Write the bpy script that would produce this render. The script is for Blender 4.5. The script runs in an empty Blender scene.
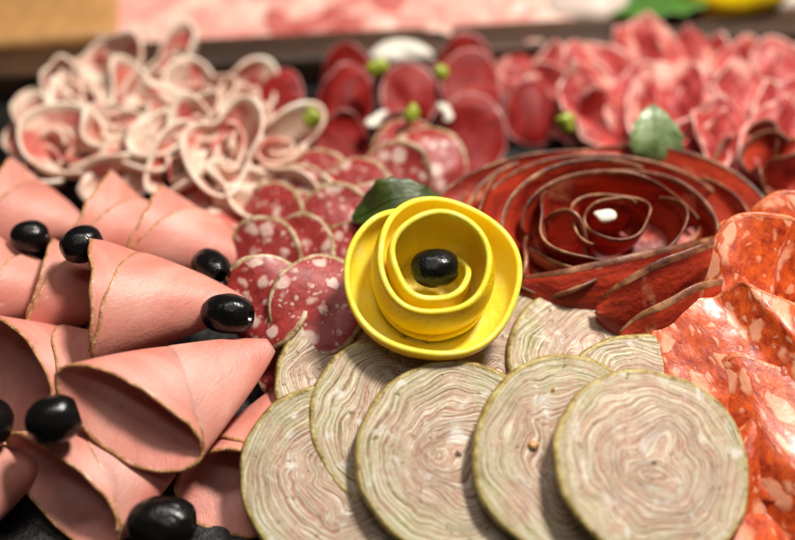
import bpy, math, random
import numpy as np
from mathutils import Vector
S = 0.01                      # all lengths below are centimetres
sc = bpy.context.scene
R = math.radians
pi = math.pi

# ------------------------------------------------------------------ camera
H = 36.0; PITCH = 46.0; HF = 20.0
cam_d = bpy.data.cameras.new('camera'); cam = bpy.data.objects.new('camera', cam_d)
sc.collection.objects.link(cam); sc.camera = cam
cam.location = (0, 0, H*S); cam.rotation_euler = (R(90-PITCH), 0, 0)
cam_d.sensor_width = 36; cam_d.lens = 18/math.tan(R(HF))
cam_d.clip_start = 0.01; cam_d.clip_end = 50
cam_d.dof.use_dof = True; cam_d.dof.focus_distance = 0.422; cam_d.dof.aperture_fstop = 2.9

# ------------------------------------------------------------------ light
w = bpy.data.worlds.new('World'); sc.world = w; w.use_nodes = True
w.node_tree.nodes['Background'].inputs[0].default_value = (1.0, .93, .86, 1)
w.node_tree.nodes['Background'].inputs[1].default_value = 0.035
def area(name, loc, tgt, sx, sy, power, col):
    l = bpy.data.lights.new(name, 'AREA'); l.shape = 'RECTANGLE'; l.size = sx*S; l.size_y = sy*S
    l.energy = power; l.color = col
    o = bpy.data.objects.new(name, l); sc.collection.objects.link(o)
    o.location = Vector(loc)*S
    o.rotation_euler = (Vector(tgt)-Vector(loc)).to_track_quat('-Z', 'Y').to_euler()
area('key_lamp', (32, 50, 84), (0, 26, 0), 14, 14, 12.3, (1, .94, .86))
area('counter_lamp', (-12, 50, 95), (0, 24, 0), 40, 7, 1.9, (1, .94, .87))
area('ceiling_lamp', (-8, 2, 110), (0, 30, 0), 60, 12, 0.9, (1, .95, .9))
vs = sc.view_settings
vs.view_transform = 'Standard'; vs.look = 'None'; vs.exposure = 0.0; vs.gamma = 1
try: sc.cycles.use_denoising = True
except Exception: pass

# ------------------------------------------------------------------ helpers
FPX = 397.5/math.tan(R(HF))
def P(px, py, z=0.0):
    """pixel of the photograph -> point of the plane at height z (cm)"""
    a, b = (px-397.5)/FPX, (270-py)/FPX
    cp, sp = math.cos(R(PITCH)), math.sin(R(PITCH))
    d = np.array([a, cp+b*sp, -sp+b*cp])
    t = (z-H)/d[2]
    return np.array([0, 0, H])+d*t
def nz(x, y, seed, f=1.0):
    """smooth wobble, about -1..1"""
    r = np.random.RandomState(seed % 99991); out = 0
    for k in range(5):
        a = r.uniform(0, 2*pi); fr = f*r.uniform(.5, 1.6); ph = r.uniform(0, 2*pi)
        out = out+np.sin((x*math.cos(a)+y*math.sin(a))*fr+ph)/(1+.35*k)
    return out/2.2
def nrm(v):
    return v/(np.linalg.norm(v, axis=-1, keepdims=True)+1e-9)
def frame(n, up=(0, 1, 0)):
    n = nrm(np.array(n, float)); u = np.array(up, float); x = nrm(np.cross(u, n)); y = np.cross(n, x)
    return x, y, n

class Thing:
    def __init__(s, name, label, cat, group=None):
        s.name, s.label, s.cat, s.group, s.parts = name, label, cat, group, []
    def add(s, name, V, F, UV, mats, MI=None, parent=None, label=None):
        s.parts.append((name, np.array(V, float), F, UV, mats, MI, parent, label)); return len(s.parts)-1
    def done(s):
        allv = np.concatenate([p[1] for p in s.parts])
        base = np.array([allv[:, 0].mean(), allv[:, 1].mean(), allv[:, 2].min()])
        obs = []
        single = len(s.parts) == 1
        if single: root = None
        else:
            root = bpy.data.objects.new(s.name, None); root.empty_display_size = .01
            root.location = Vector(base)*S; sc.collection.objects.link(root)
        for (name, V, F, UV, mats, MI, parent, label) in s.parts:
            me = bpy.data.meshes.new(name if not single else s.name)
            me.from_pydata(((V-base)*S).tolist(), [], F)
            me.polygons.foreach_set('use_smooth', [True]*len(F))
            for m in mats: me.materials.append(m)
            if MI is not None: me.polygons.foreach_set('material_index', MI)
            if UV is not None:
                ul = me.uv_layers.new(name='UVMap'); UV = np.array(UV, float)
                li = np.zeros(len(me.loops), int); me.loops.foreach_get('vertex_index', li)
                ul.data.foreach_set('uv', UV[li].ravel())
            me.update()
            o = bpy.data.objects.new(name if not single else s.name, me); sc.collection.objects.link(o)
            if single: o.location = Vector(base)*S; root = o
            else: o.parent = root if parent is None else obs[parent]
            if label: o['label'] = label
            obs.append(o)
        root['label'] = s.label; root['category'] = s.cat
        if s.group: root['group'] = s.group
        return root

def normals(M, closed):
    if closed:
        Mp = np.concatenate([M[-2:], M, M[:2]], 0); du = np.gradient(Mp, axis=0)[2:-2]
    else: du = np.gradient(M, axis=0)
    dv = np.gradient(M, axis=1)
    return nrm(np.cross(du, dv))

def shell(T, name, M, UV, th, mats, closed=False, rows=None, caps=(True, True), disc=False, parent=None, label=None, split=None, lo=None):
    """sheet M[u,v] with thickness th (scalar or [u,v]); mats=(top, bottom, edge). rows=(a,b) takes a band of rows.
    split = (row, name, mats, extra) makes the band from that row on a second part (rind)."""
    nu, nv = M.shape[:2]
    n = normals(M, closed)
    th = np.broadcast_to(np.asarray(th, float), (nu, nv))
    if split:
        r0, nm, m2, extra = split
        shell_part(T, name, M, n, th, UV, mats, closed, 0, r0, disc, (False, not disc), parent, label)
        shell_part(T, nm, M, n, th+extra, UV, m2, closed, r0, nv-1, False, (True, False), parent, None)
    else:
        shell_part(T, name, M, n, th, UV, mats, closed, 0, nv-1, disc, (True, not disc), parent, label)

def shell_part(T, name, M, n, th, UV, mats, closed, a, b, disc, ends, parent, label):
    M = M[:, a:b+1]; n = n[:, a:b+1]; th = th[:, a:b+1, None]; UV = UV[:, a:b+1]
    nu, nv = M.shape[:2]
    top = M+n*th/2; bot = M-n*th/2
    V = list(top.reshape(-1, 3))+list(bot.reshape(-1, 3)); U = list(UV.reshape(-1, 2))*2
    N = nu*nv; F = []; MI = []
    ru = nu if closed else nu-1
    i0 = lambda i, j: (i % nu)*nv+j
    for i in range(ru):
        for j in range(nv-1):
            F.append((i0(i, j), i0(i+1, j), i0(i+1, j+1), i0(i, j+1))); MI.append(0)
            F.append((N+i0(i, j), N+i0(i, j+1), N+i0(i+1, j+1), N+i0(i+1, j))); MI.append(1)
    def edge(ids, outdir, flip, k=2):
        base = len(V)
        for q, (id_, od) in enumerate(zip(ids, outdir)):
            t = np.linalg.norm(V[id_]-V[id_+N]); V.append((V[id_]+V[id_+N])/2+od*t*.32); U.append(U[id_])
        return base
    e_hi, e_lo = ends
    if e_hi:
        ids = [i0(i, nv-1) for i in range(nu)]; od = nrm(M[:, -1]-M[:, -2]); bs = edge(ids, od, 0)
        for i in range(ru):
            p, q = ids[i], ids[(i+1) % nu]; m, k = bs+i, bs+(i+1) % nu
            F.append((p, q, k, m)); F.append((m, k, q+N, p+N)); MI += [2, 2]
    if e_lo and not disc:
        ids = [i0(i, 0) for i in range(nu)]; od = nrm(M[:, 0]-M[:, 1]); bs = edge(ids, od, 0)
        for i in range(ru):
            p, q = ids[i], ids[(i+1) % nu]; m, k = bs+i, bs+(i+1) % nu
            F.append((q, p, m, k)); F.append((k, m, p+N, q+N)); MI += [2, 2]
    if not closed:
        for (ii, jj, fl) in ((0, 1, False), (nu-1, nu-2, True)):
            ids = [i0(ii, j) for j in range(nv)]; od = nrm(M[ii]-M[jj]); bs = edge(ids, od, 0)
            for j in range(nv-1):
                p, q = ids[j], ids[j+1]; m, k = bs+j, bs+j+1
                f1, f2 = (p, q, k, m), (m, k, q+N, p+N)
                if fl: f1, f2 = f1[::-1], f2[::-1]
                F.append(f1); F.append(f2); MI += [2, 2]
    if disc:
        F.append(tuple(i0(i, 0) for i in range(nu))[::-1]); F.append(tuple(N+i0(i, 0) for i in range(nu))); MI += [0, 1]
    T.add(name, V, F, U, list(mats), MI, parent, label)

def disc_grid(Rad, rw, nt=96, nr=16, seed=0, irr=.02, nrim=3, ell=1.0):
    th = np.linspace(0, 2*pi, nt, endpoint=False)
    rr = Rad*(1+irr*nz(np.cos(th)*2, np.sin(th)*2, seed, 1.3)+irr*.35*nz(np.cos(th)*8, np.sin(th)*8, seed+1, 1.2))
    cut = (1-rw/Rad*(1+.35*nz(np.cos(th)*3, np.sin(th)*3, seed+7, 1.5)+.3*nz(np.cos(th)*11, np.sin(th)*11, seed+8, 1.2)))[:, None]
    ks = np.concatenate([.015+(cut-.015)*np.linspace(0, 1, nr)[None], cut+(1-cut)*np.linspace(0, 1, nrim+1)[None, 1:]], 1)
    x = rr[:, None]*ks*np.cos(th)[:, None]; y = rr[:, None]*ks*np.sin(th)[:, None]*ell
    return x, y, nr-1           # x,y grids and the row where the rind starts

# ------------------------------------------------------------------ materials
class NT:
    def __init__(s, name):
        s.m = bpy.data.materials.new(name); s.m.use_nodes = True; s.t = s.m.node_tree; s.n = s.t.nodes
        s.b = s.n['Principled BSDF']
    def new(s, ty, ins=(), **kw):
        nd = s.n.new(ty)
        for k, v in kw.items(): setattr(nd, k, v)
        for k, v in (ins.items() if isinstance(ins, dict) else enumerate(ins)): s.put(nd.inputs[k], v)
        return nd
    def put(s, sock, v):
        if v is None: return
        if hasattr(v, 'is_linked') or isinstance(v, bpy.types.NodeSocket): s.t.links.new(v, sock)
        else:
            if isinstance(v, tuple) and len(v) == 3 and sock.type == 'RGBA': v = (*v, 1)
            sock.default_value = v
    def math(s, op, a, b=0.0): return s.new('ShaderNodeMath', (a, b), operation=op).outputs[0]
    def vmath(s, op, a, b=None, sc_=None):
        nd = s.new('ShaderNodeVectorMath', (a,), operation=op)
        if b is not None: s.put(nd.inputs[1], b)
        if sc_ is not None: s.put(nd.inputs['Scale'], sc_)
        return nd.outputs['Value'] if op == 'LENGTH' else nd.outputs[0]
    def uv(s): return s.new('ShaderNodeTexCoord').outputs['UV']
    def obj(s): return s.new('ShaderNodeVectorMath', {0: s.new('ShaderNodeTexCoord').outputs['Object'], 'Scale': 100.0}, operation='SCALE').outputs[0]
    def rand(s, k=50.0):
        return s.math('MULTIPLY', s.new('ShaderNodeObjectInfo').outputs['Random'], k)
    def noise(s, vec, scale, detail=3.0, rough=.55, w=None, col=False, dist=0.0):
        nd = s.new('ShaderNodeTexNoise', noise_dimensions='4D' if w is not None else '3D')
        s.put(nd.inputs['Vector'], vec); nd.inputs['Scale'].default_value = scale
        nd.inputs['Detail'].default_value = detail; nd.inputs['Roughness'].default_value = rough
        nd.inputs['Distortion'].default_value = dist
        if w is not None: s.put(nd.inputs['W'], w)
        return nd.outputs['Color' if col else 'Fac']
    def ramp(s, f, els, interp='LINEAR'):
        nd = s.new('ShaderNodeValToRGB', (f,)); cr = nd.color_ramp; cr.interpolation = interp
        while len(cr.elements) < len(els): cr.elements.new(.5)
        for e, (p, c) in zip(cr.elements, els):
            e.position = p; e.color = (*c, 1) if isinstance(c, tuple) else (c, c, c, 1)
        return nd.outputs[0]
    def mix(s, f, a, b, mode='MIX'):
        nd = s.new('ShaderNodeMix', data_type='RGBA', blend_type=mode)
        s.put(nd.inputs[0], f); s.put(nd.inputs[6], a); s.put(nd.inputs[7], b); return nd.outputs[2]
    def fin(s, col, rough=.4, sss=0.0, rad=(1, .4, .25), ssc=.3, bump=None, bd=.02, coat=0.0, spec=.5, bstr=1.0):
        b = s.b; s.put(b.inputs['Base Color'], col); s.put(b.inputs['Roughness'], rough)
        b.inputs['Subsurface Weight'].default_value = sss; b.inputs['Subsurface Radius'].default_value = rad
        b.inputs['Subsurface Scale'].default_value = ssc*S
        b.inputs['Coat Weight'].default_value = coat; b.inputs['Coat Roughness'].default_value = .12
        b.inputs['Specular IOR Level'].default_value = spec
        if bump is not None:
            nd = s.new('ShaderNodeBump', {'Height': bump, 'Distance': bd*S, 'Strength': bstr}); s.put(b.inputs['Normal'], nd.outputs[0])
        return s.m

def warp(t, v, sc1, a1, w=None, det=2):
    c = t.noise(v, sc1, det, .5, w, col=True)
    c = t.vmath('SUBTRACT', c, (.5, .5, .5)); return t.vmath('ADD', v, t.vmath('SCALE', c, sc_=a1))

def m_roulade():
    t = NT('rolled_meat_face'); uv = t.uv(); w = t.rand()
    r0 = t.vmath('LENGTH', uv); damp = t.ramp(t.math('DIVIDE', r0, 4.0), [(.35, 1.0), (.88, .22)])
    c = t.vmath('SUBTRACT', t.noise(uv, .5, 0, .5, w, col=True), (.5, .5, .5)); v = t.vmath('ADD', uv, t.vmath('SCALE', c, sc_=t.math('MULTIPLY', damp, 2.1)))
    c = t.vmath('SUBTRACT', t.noise(v, 1.1, 0, .5, w, col=True), (.5, .5, .5)); v = t.vmath('ADD', v, t.vmath('SCALE', c, sc_=t.math('MULTIPLY', damp, .75)))
    v = warp(t, v, 2.2, .05, w, 0)
    r = t.vmath('LENGTH', v)
    ang = t.noise(v, .7, 0, .5, w)
    sx = t.new('ShaderNodeSeparateXYZ', (v,)); th = t.math('ARCTAN2', sx.outputs[1], sx.outputs[0])
    rr = t.math('ADD', t.math('MULTIPLY', r, 8.5), t.math('MULTIPLY', ang, 1.5)); 
    nd = t.new('ShaderNodeTexNoise', noise_dimensions='1D'); t.put(nd.inputs['W'], t.math('ADD', rr, w)); nd.inputs['Scale'].default_value = 1.0
    nd.inputs['Detail'].default_value = 3; nd.inputs['Roughness'].default_value = .75
    cb = t.new('ShaderNodeCombineXYZ', (t.math('MULTIPLY', r, 15.0), t.math('MULTIPLY', t.math('COSINE', th), 1.6), t.math('MULTIPLY', t.math('SINE', th), 1.6))).outputs[0]
    l2 = t.noise(cb, 1.0, 3, .6, w)
    l = t.math('ADD', t.math('MULTIPLY', nd.outputs['Fac'], .60), t.math('MULTIPLY', l2, .44))
    l = t.math('ADD', l, t.math('MULTIPLY', t.math('SUBTRACT', t.noise(uv, 6, 4, .75, w), .5), .20))
    l = t.math('ADD', t.math('MULTIPLY', t.math('SUBTRACT', l, .52), 1.5), .49)
    pink = t.ramp(l, [(.30, (.22, .13, .09)), (.39, (.46, .22, .16)), (.46, (.58, .36, .27)), (.51, (.38, .26, .15)), (.56, (.64, .50, .37)), (.64, (.80, .71, .56)), (.74, (.44, .33, .22))])
    green = t.ramp(l, [(.30, (.17, .13, .05)), (.39, (.34, .29, .12)), (.46, (.56, .49, .29)), (.51, (.35, .30, .13)), (.56, (.58, .54, .33)), (.64, (.76, .72, .54)), (.74, (.42, .35, .15))])
    wl = t.ramp(t.noise(t.vmath('MULTIPLY', cb, (1.5, .8, .8)), 1.0, 2, .5, t.math('ADD', w, 31.0)), [(.56, 0.0), (.62, .75)])
    dl = t.ramp(t.noise(t.vmath('MULTIPLY', cb, (1.3, .8, .8)), 1.0, 2, .5, t.math('ADD', w, 41.0)), [(.58, 0.0), (.66, .6)])
    m = t.math('ADD', t.math('DIVIDE', t.vmath('LENGTH', uv), 4.0), t.math('MULTIPLY', t.math('SUBTRACT', t.noise(uv, .7, 3, .6, w), .5), 1.1))
    col = t.mix(t.ramp(m, [(.50, 0.0), (.85, 1.0)]), pink, green)
    col = t.mix(dl, col, (.24, .19, .10)); col = t.mix(wl, col, (.80, .76, .62))
    mot = t.ramp(t.noise(v, 2.4, 5, .7, t.math('ADD', w, 53.0)), [(.32, (.34, .19, .12)), (.45, (.58, .33, .26)), (.55, (.66, .54, .38)), (.68, (.78, .70, .58))])
    col = t.mix(t.ramp(t.noise(uv, .9, 3, .6, t.math('ADD', w, 61.0)), [(.42, 0.0), (.66, .6)]), col, mot)
    ft = t.ramp(t.noise(v, 1.5, 3, .6, t.math('ADD', w, 7.0)), [(.58, 0.0), (.70, .85)])
    col = t.mix(ft, col, (.80, .77, .70))
    dk = t.ramp(t.noise(v, 3.2, 3, .6, t.math('ADD', w, 19.0)), [(.63, 0.0), (.69, .85)])
    col = t.mix(dk, col, (.15, .11, .05))
    ctr = t.ramp(t.math('ADD', t.vmath('LENGTH', uv), t.math('MULTIPLY', t.noise(uv, 5, 3, .6, w), .35)), [(.22, 1.0), (.32, 0.0)])
    col = t.mix(ctr, col, (.08, .05, .025))
    h = t.math('ADD', l, t.math('MULTIPLY', t.noise(uv, 9, 3, .6, w), .35))
    h = t.math('SUBTRACT', h, t.math('MULTIPLY', ctr, .8))
    return t.fin(col, t.ramp(l, [(.3, .55), (.7, .42)]), .08, (1, .6, .4), .1, h, .07, 0, .35)
def m_rind(name, c1, c2, c3, sc_=4, rough=.45, bd=.05, sss=0.1):
    t = NT(name); v = t.obj(); n = t.noise(v, sc_*.35, 4, .65)
    col = t.ramp(n, [(.32, c1), (.5, c2), (.68, c3)])
    return t.fin(col, rough, sss, (1, .5, .3), .1, t.noise(v, sc_, 4, .6), bd, .08)
def m_ham():
    t = NT('cooked_ham'); uv = t.uv(); w = t.rand(); n = t.noise(uv, .45, 3, .5, w)
    col = t.ramp(n, [(.3, (.64, .215, .165)), (.5, (.72, .285, .22)), (.7, (.79, .375, .30))])
    sp = t.ramp(t.noise(uv, 2.6, 2, .5, w), [(.74, 0.0), (.78, .6)]); col = t.mix(sp, col, (.84, .52, .42))
    dk = t.ramp(t.noise(uv, 4.5, 2, .5, t.math('ADD', w, 3.0)), [(.71, 0.0), (.74, .55)]); col = t.mix(dk, col, (.42, .14, .09))
    fi = t.ramp(t.noise(t.vmath('MULTIPLY', uv, (.6, 1.6, 1)), .8, 5, .65, w), [(.45, 0.0), (.7, .38)]); col = t.mix(fi, col, (.62, .19, .14))
    h = t.math('ADD', t.noise(uv, 8, 4, .65, w), t.math('MULTIPLY', t.noise(uv, 1.2, 2, .5, w), 1.6))
    return t.fin(col, .42, .25, (1, .35, .22), .3, h, .025, 0, .5)
def m_salami(name, m1, m2, fat, fsc, thr, casing=None, rad=2.5, rough=.36, coat=.15, stretch=(1, 1, 1)):
    t = NT(name); uv = t.uv(); w = t.rand(); v = t.vmath('ADD', uv, t.new('ShaderNodeCombineXYZ', (w, w, 0.0)).outputs[0])
    v = warp(t, v, 1.0, .7); v = warp(t, v, 3.5, .16); v = warp(t, v, 10, .05); v = t.vmath('MULTIPLY', v, stretch)
    meat = t.ramp(t.noise(v, 2.2, 5, .75), [(.33, m1), (.66, m2)])
    vo = t.new('ShaderNodeTexVoronoi', {'Vector': v, 'Scale': fsc, 'Randomness': 1.0}, feature='SMOOTH_F1'); vo.inputs['Smoothness'].default_value = .25; d = vo.outputs['Distance']
    vv = t.new('ShaderNodeSeparateColor', (vo.outputs['Color'],)).outputs[0]
    sz = t.math('MULTIPLY', vv, thr)
    f = t.ramp(t.math('SUBTRACT', sz, d), [(.0, 0.0), (.22, .95)])
    vo2 = t.new('ShaderNodeTexVoronoi', {'Vector': v, 'Scale': fsc*2.2}); v2 = t.new('ShaderNodeSeparateColor', (vo2.outputs['Color'],)).outputs[1]
    f2 = t.ramp(t.math('SUBTRACT', t.math('MULTIPLY', v2, thr*.75), vo2.outputs['Distance']), [(.0, 0.0), (.2, .8)])
    f = t.math('MAXIMUM', f, f2)
    col = t.mix(f, meat, t.mix(t.noise(v, 3, 2, .5), fat, t.mix(.3, fat, m2)))
    h = t.math('ADD', t.math('MULTIPLY', f, .5), t.noise(v, 5, 4, .65))
    return t.fin(col, rough, .15, (1, .3, .2), .2, h, .025, coat)
def m_cured(name, c1, c2, edge, streak=(.35, 3.0, 1), rough=.33, sss=.25, coat=.2, ramp=(.33, .67), patch=None, spec=.5):
    t = NT(name); uv = t.uv(); w = t.rand()
    v = warp(t, uv, .5, 1.3, w)
    n = t.noise(t.vmath('MULTIPLY', v, streak), .8, 4, .6, w)
    col = t.ramp(n, [(ramp[0], c1), (ramp[1], c2)])
    p = t.ramp(t.noise(v, .55, 3, .55, t.math('ADD', w, 5.0)), [(.53, 0.0), (.62, 1.0)] if patch is None else [(patch, 0.0), (patch+.09, 1.0)])
    col = t.mix(t.math('MULTIPLY', p, .85), col, edge)
    h = t.math('ADD', n, t.noise(uv, 4, 3, .6, w))
    return t.fin(col, rough, sss, (1, .3, .2), .25, h, .06, coat, spec)
def m_plain(name, c, rough, bumpsc=None, bd=.02, coat=0, sss=0, var=.25, spec=.5):
    t = NT(name); v = t.obj(); n = t.noise(v, .9, 4, .6)
    c1 = tuple(x*(1-var) for x in c); c2 = tuple(min(1, x*(1+var)) for x in c)
    return t.fin(t.ramp(n, [(.3, c1), (.7, c2)]), rough, sss, (1, .6, .3), .2, t.noise(v, bumpsc, 3, .6) if bumpsc else None, bd, coat, spec)

M_ROUL = m_roulade()
M_RRIND = m_rind('rolled_meat_casing', (.20, .13, .03), (.46, .34, .10), (.64, .55, .27), 7, .42, .07)
M_HAM = m_ham(); M_HRIND = m_rind('ham_golden_edge', (.30, .11, .04), (.54, .25, .09), (.74, .42, .26), 9, .45, .06)
M_SAL = m_salami('salami_slice', (.22, .016, .016), (.44, .05, .042), (.76, .56, .48), 1.55, .62, coat=.05, rough=.42)
M_SRIND = m_rind('salami_casing', (.16, .08, .03), (.46, .30, .15), (.66, .52, .38), 6)
M_SPICY = m_salami('spicy_salami', (.26, .010, .007), (.82, .13, .015), (.82, .40, .24), 1.5, .72, rough=.38, coat=.12, stretch=(1, .55, 1))
M_SPRIND = m_rind('spicy_salami_casing', (.34, .04, .015), (.66, .14, .04), (.76, .34, .16), 4, .35)
M_SPECK = m_cured('smoked_ham', (.20, .010, .005), (.60, .060, .020), (.70, .30, .16), streak=(.3, 2.2, 1), patch=.60, sss=.4, rough=.42, coat=.05, ramp=(.38, .66))
M_SPEDGE = m_rind('smoked_ham_edge', (.05, .012, .006), (.20, .06, .025), (.46, .24, .11), 2)
M_BRES = m_cured('air_dried_beef', (.15, .005, .005), (.33, .016, .012), (.42, .05, .03), rough=.5, patch=.62, coat=0, spec=.22)
M_BREDGE = m_rind('dried_beef_edge', (.24, .04, .04), (.42, .13, .12), (.58, .30, .26), 3)
M_PROS = m_cured('raw_ham', (.28, .014, .017), (.60, .085, .07), (.80, .40, .31), patch=.54, rough=.45, coat=0, streak=(.5, 2.2, 1))
M_PREDGE = m_rind('raw_ham_fat', (.60, .16, .14), (.78, .38, .32), (.86, .62, .52), 2)
M_PANC = m_cured('belly_meat', (.44, .05, .045), (.70, .22, .17), (.84, .64, .50), patch=.43, rough=.45, coat=0)
M_PFAT = m_rind('belly_fat', (.70, .40, .31), (.82, .64, .50), (.89, .82, .70), 2, .4, .04)
def m_lemon():
    t = NT('lemon_zest'); v = t.obj(); n = t.noise(v, .7, 3, .5)
    col = t.ramp(n, [(.3, (.88, .57, .001)), (.7, (.95, .71, .002))])
    vo = t.new('ShaderNodeTexVoronoi', {'Vector': v, 'Scale': 5.5}); h = t.ramp(vo.outputs['Distance'], [(.0, 0.0), (.35, 1.0)])
    h = t.math('ADD', t.math('MULTIPLY', h, .5), t.math('MULTIPLY', t.noise(v, 1.6, 3, .5), 1.5))
    return t.fin(col, .36, .3, (1, .75, .08), .3, h, .045, .1)
M_ZEST = m_lemon()
def m_pith():
    t = NT('lemon_inner_peel'); v = t.obj()
    col = t.ramp(t.noise(v, .8, 4, .6), [(.3, (.90, .70, .02)), (.55, (.92, .77, .08)), (.75, (.93, .83, .25))])
    return t.fin(col, .42, .5, (1, .8, .25), .4, t.noise(v, 4, 3, .5), .03, .05)
M_PITH = m_pith()
M_OLIVE = m_plain('black_olive_skin', (.0055, .005, .005), .27, 1.6, .09, 0, var=.4, spec=.4)
M_LEAF = m_rind('dark_leaf', (.025, .045, .006), (.05, .075, .01), (.12, .14, .03), 3, .4)
M_LEAF2 = m_rind('green_leaf', (.07, .12, .03), (.17, .24, .09), (.32, .38, .19), 3, .5)
M_PICK = m_plain('pickle_skin', (.32, .38, .035), .3, 3, .03, .3, .1)
M_BUTTER = m_plain('white_curd', (.76, .70, .60), .4, 2, .05, .1, .2, .1)
def m_slate():
    t = NT('dark_tray'); v = t.obj()
    gl = t.ramp(t.noise(v, 6, 4, .7), [(.60, 0.0), (.70, 1.0)])
    col = t.ramp(t.noise(v, .5, 5, .6), [(.35, (.006, .006, .006)), (.7, (.018, .016, .014))])
    return t.fin(col, t.ramp(gl, [(0, .5), (1, .16)]), bump=t.math('ADD', t.noise(v, 1.8, 5, .7), t.math('MULTIPLY', gl, .5)), bd=.12)
def m_wood():
    t = NT('brown_tray_rim'); v = t.obj()
    n = t.noise(t.vmath('MULTIPLY', v, (.25, 1.4, 2.0)), .9, 6, .65)
    col = t.ramp(n, [(.3, (.012, .006, .003)), (.5, (.045, .018, .006)), (.7, (.11, .045, .014))])
    return t.fin(col, .55, bump=n, bd=.15)
M_SLATE = m_slate(); M_WOOD = m_wood()
M_TABLE = m_plain('counter_top', (.055, .03, .018), .5, 2, .05)
M_BALL = m_plain('mozzarella_skin', (.62, .50, .43), .45, 2, .05, 0, .2, .1)
M_PLATE = m_plain('white_platter', (.72, .60, .52), .3, None, 0, .2, var=.04)
M_BHAM = m_cured('pale_ham', (.72, .26, .22), (.82, .44, .36), (.86, .60, .50), patch=.5)
M_BRED = m_cured('red_cold_cut', (.42, .06, .05), (.58, .18, .15), (.66, .28, .23), patch=.6)
M_CHEESE = m_plain('yellow_cheese', (.50, .26, .09), .4, 2, .05, .1, .2, .15)

# ------------------------------------------------------------------ setting
def sheet_plane(name, x0, x1, y0, y1, z, mat):
    me = bpy.data.meshes.new(name); me.from_pydata([(x*S, y*S, z*S) for x, y in ((x0, y0), (x1, y0), (x1, y1), (x0, y1))], [], [(0, 1, 2, 3)])
    me.materials.append(mat); o = bpy.data.objects.new(name, me); sc.collection.objects.link(o); o['kind'] = 'structure'
sheet_plane('table', -300, 300, -150, 400, -1.2, M_TABLE)

def bevel_box(T, name, cx, cy, cz, sx, sy, sz, mat, rot=0, b=.25, parent=None, nb=3):
    """box with rounded edges: 8x ring profile"""
    pr = []
    def ring(ins, z):
        x, y = sx/2-ins, sy/2-ins; c = max(.01, b-ins)*1.0; pts = []
        for (qx, qy, a0) in ((1, 1, 0), (-1, 1, pi/2), (-1, -1, pi), (1, -1, 1.5*pi)):
            for k in range(4):
                a = a0+k*pi/6; pts.append((qx*(x-c)+c*math.cos(a), qy*(y-c)+c*math.sin(a), z))
        return pts
    rs = []
    for k in range(nb+1):
        a = k/nb*pi/2; rs.append(ring(b*(1-math.sin(a)), -sz/2+b*(1-math.cos(a))))
    for k in range(nb+1):
        a = k/nb*pi/2; rs.append(ring(b*(1-math.cos(a)), sz/2-b*(1-math.sin(a))))
    n = 16; V = []; F = []
    ca, sa = math.cos(rot), math.sin(rot)
    for r_ in rs:
        for (x, y, z) in r_: V.append((cx+x*ca-y*sa, cy+x*sa+y*ca, cz+z))
    for i in range(len(rs)-1):
        for j in range(n): F.append((i*n+j, i*n+(j+1) % n, (i+1)*n+(j+1) % n, (i+1)*n+j))
    F.append(tuple(range(n))[::-1]); F.append(tuple(range((len(rs)-1)*n, len(rs)*n)))
    return T.add(name, V, F, [(v[0], v[1]) for v in V], [mat], None, parent)

E0, E1 = P(0, 49, 1.8), P(795, 7, 1.8)          # back edge of the tray
rot = math.atan2(E1[1]-E0[1], E1[0]-E0[0]); ex = np.array([math.cos(rot), math.sin(rot), 0]); ey = np.array([-math.sin(rot), math.cos(rot), 0])
def tray_pt(s_, d_): return (E0+E1)/2*np.array([1, 1, 0])+ex*s_-ey*d_
T = Thing('serving_tray', 'long dark slate tray with a raised brown wooden rim holding the cold cuts', 'tray')
c = tray_pt(0, 32); bevel_box(T, 'tray_base', c[0], c[1], -.6, 84, 62, 1.2, M_SLATE, rot, .2)
c = tray_pt(0, 1.2); bevel_box(T, 'rim', c[0], c[1], .35, 87, 2.6, 3.0, M_WOOD, rot, .3)
c = tray_pt(0, 63.2); bevel_box(T, 'rim', c[0], c[1], .35, 87, 1.9, 3.0, M_WOOD, rot, .3)
for sg in (-1, 1):
    c = tray_pt(sg*42.6, 32.05); bevel_box(T, 'rim', c[0], c[1], .35, 1.9, 60.3, 3.0, M_WOOD, rot, .3)
T.done()

# ------------------------------------------------------------------ builders
def slice_disc(name, label, cat, group, px, py, z, rad, tilt, lean, mats, rm, th=.5, rw=.16, seed=0, irr=.03, bend=.25, part='slice', rindname='rind', spin=0, dome=0, ell=1.0, nt=110, fine=0.0, bax=0.0, yaw=0.0):
    """flat slice; tilt = degrees towards the camera, lean = degrees towards +x, bend = waviness, dome = cylinder curl about axis bax"""
    T = Thing(name, label, cat, group)
    x, y, rr = disc_grid(rad, rw, nt, 18, seed, irr, 3, ell)
    n = np.array([math.sin(R(lean)), -math.sin(R(tilt)), 0]); n[2] = math.sqrt(max(.02, 1-n[0]**2-n[1]**2))
    X, Y, N_ = frame(n); c_, s_ = math.cos(R(yaw)), math.sin(R(yaw)); X, Y = X*c_+Y*s_, Y*c_-X*s_
    q = x*math.cos(R(bax))+y*math.sin(R(bax))
    zz = bend*nz(x/rad*1.5, y/rad*1.5, seed+5, 1.2)*(x*x+y*y)/rad**2-dome*(q/rad)**2+fine*nz(x, y, seed+9, 3.5)
    M = P(px, py, z)+x[..., None]*X+y[..., None]*Y+zz[..., None]*N_
    c, s = math.cos(spin), math.sin(spin)
    UV = np.stack([x*c-y*s, x*s+y*c], -1)
    shell(T, part, M, UV, th, (mats, mats, mats), True, disc=True, split=(rr, rindname, (rm, rm, rm), .012))
    return T.done()

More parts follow.
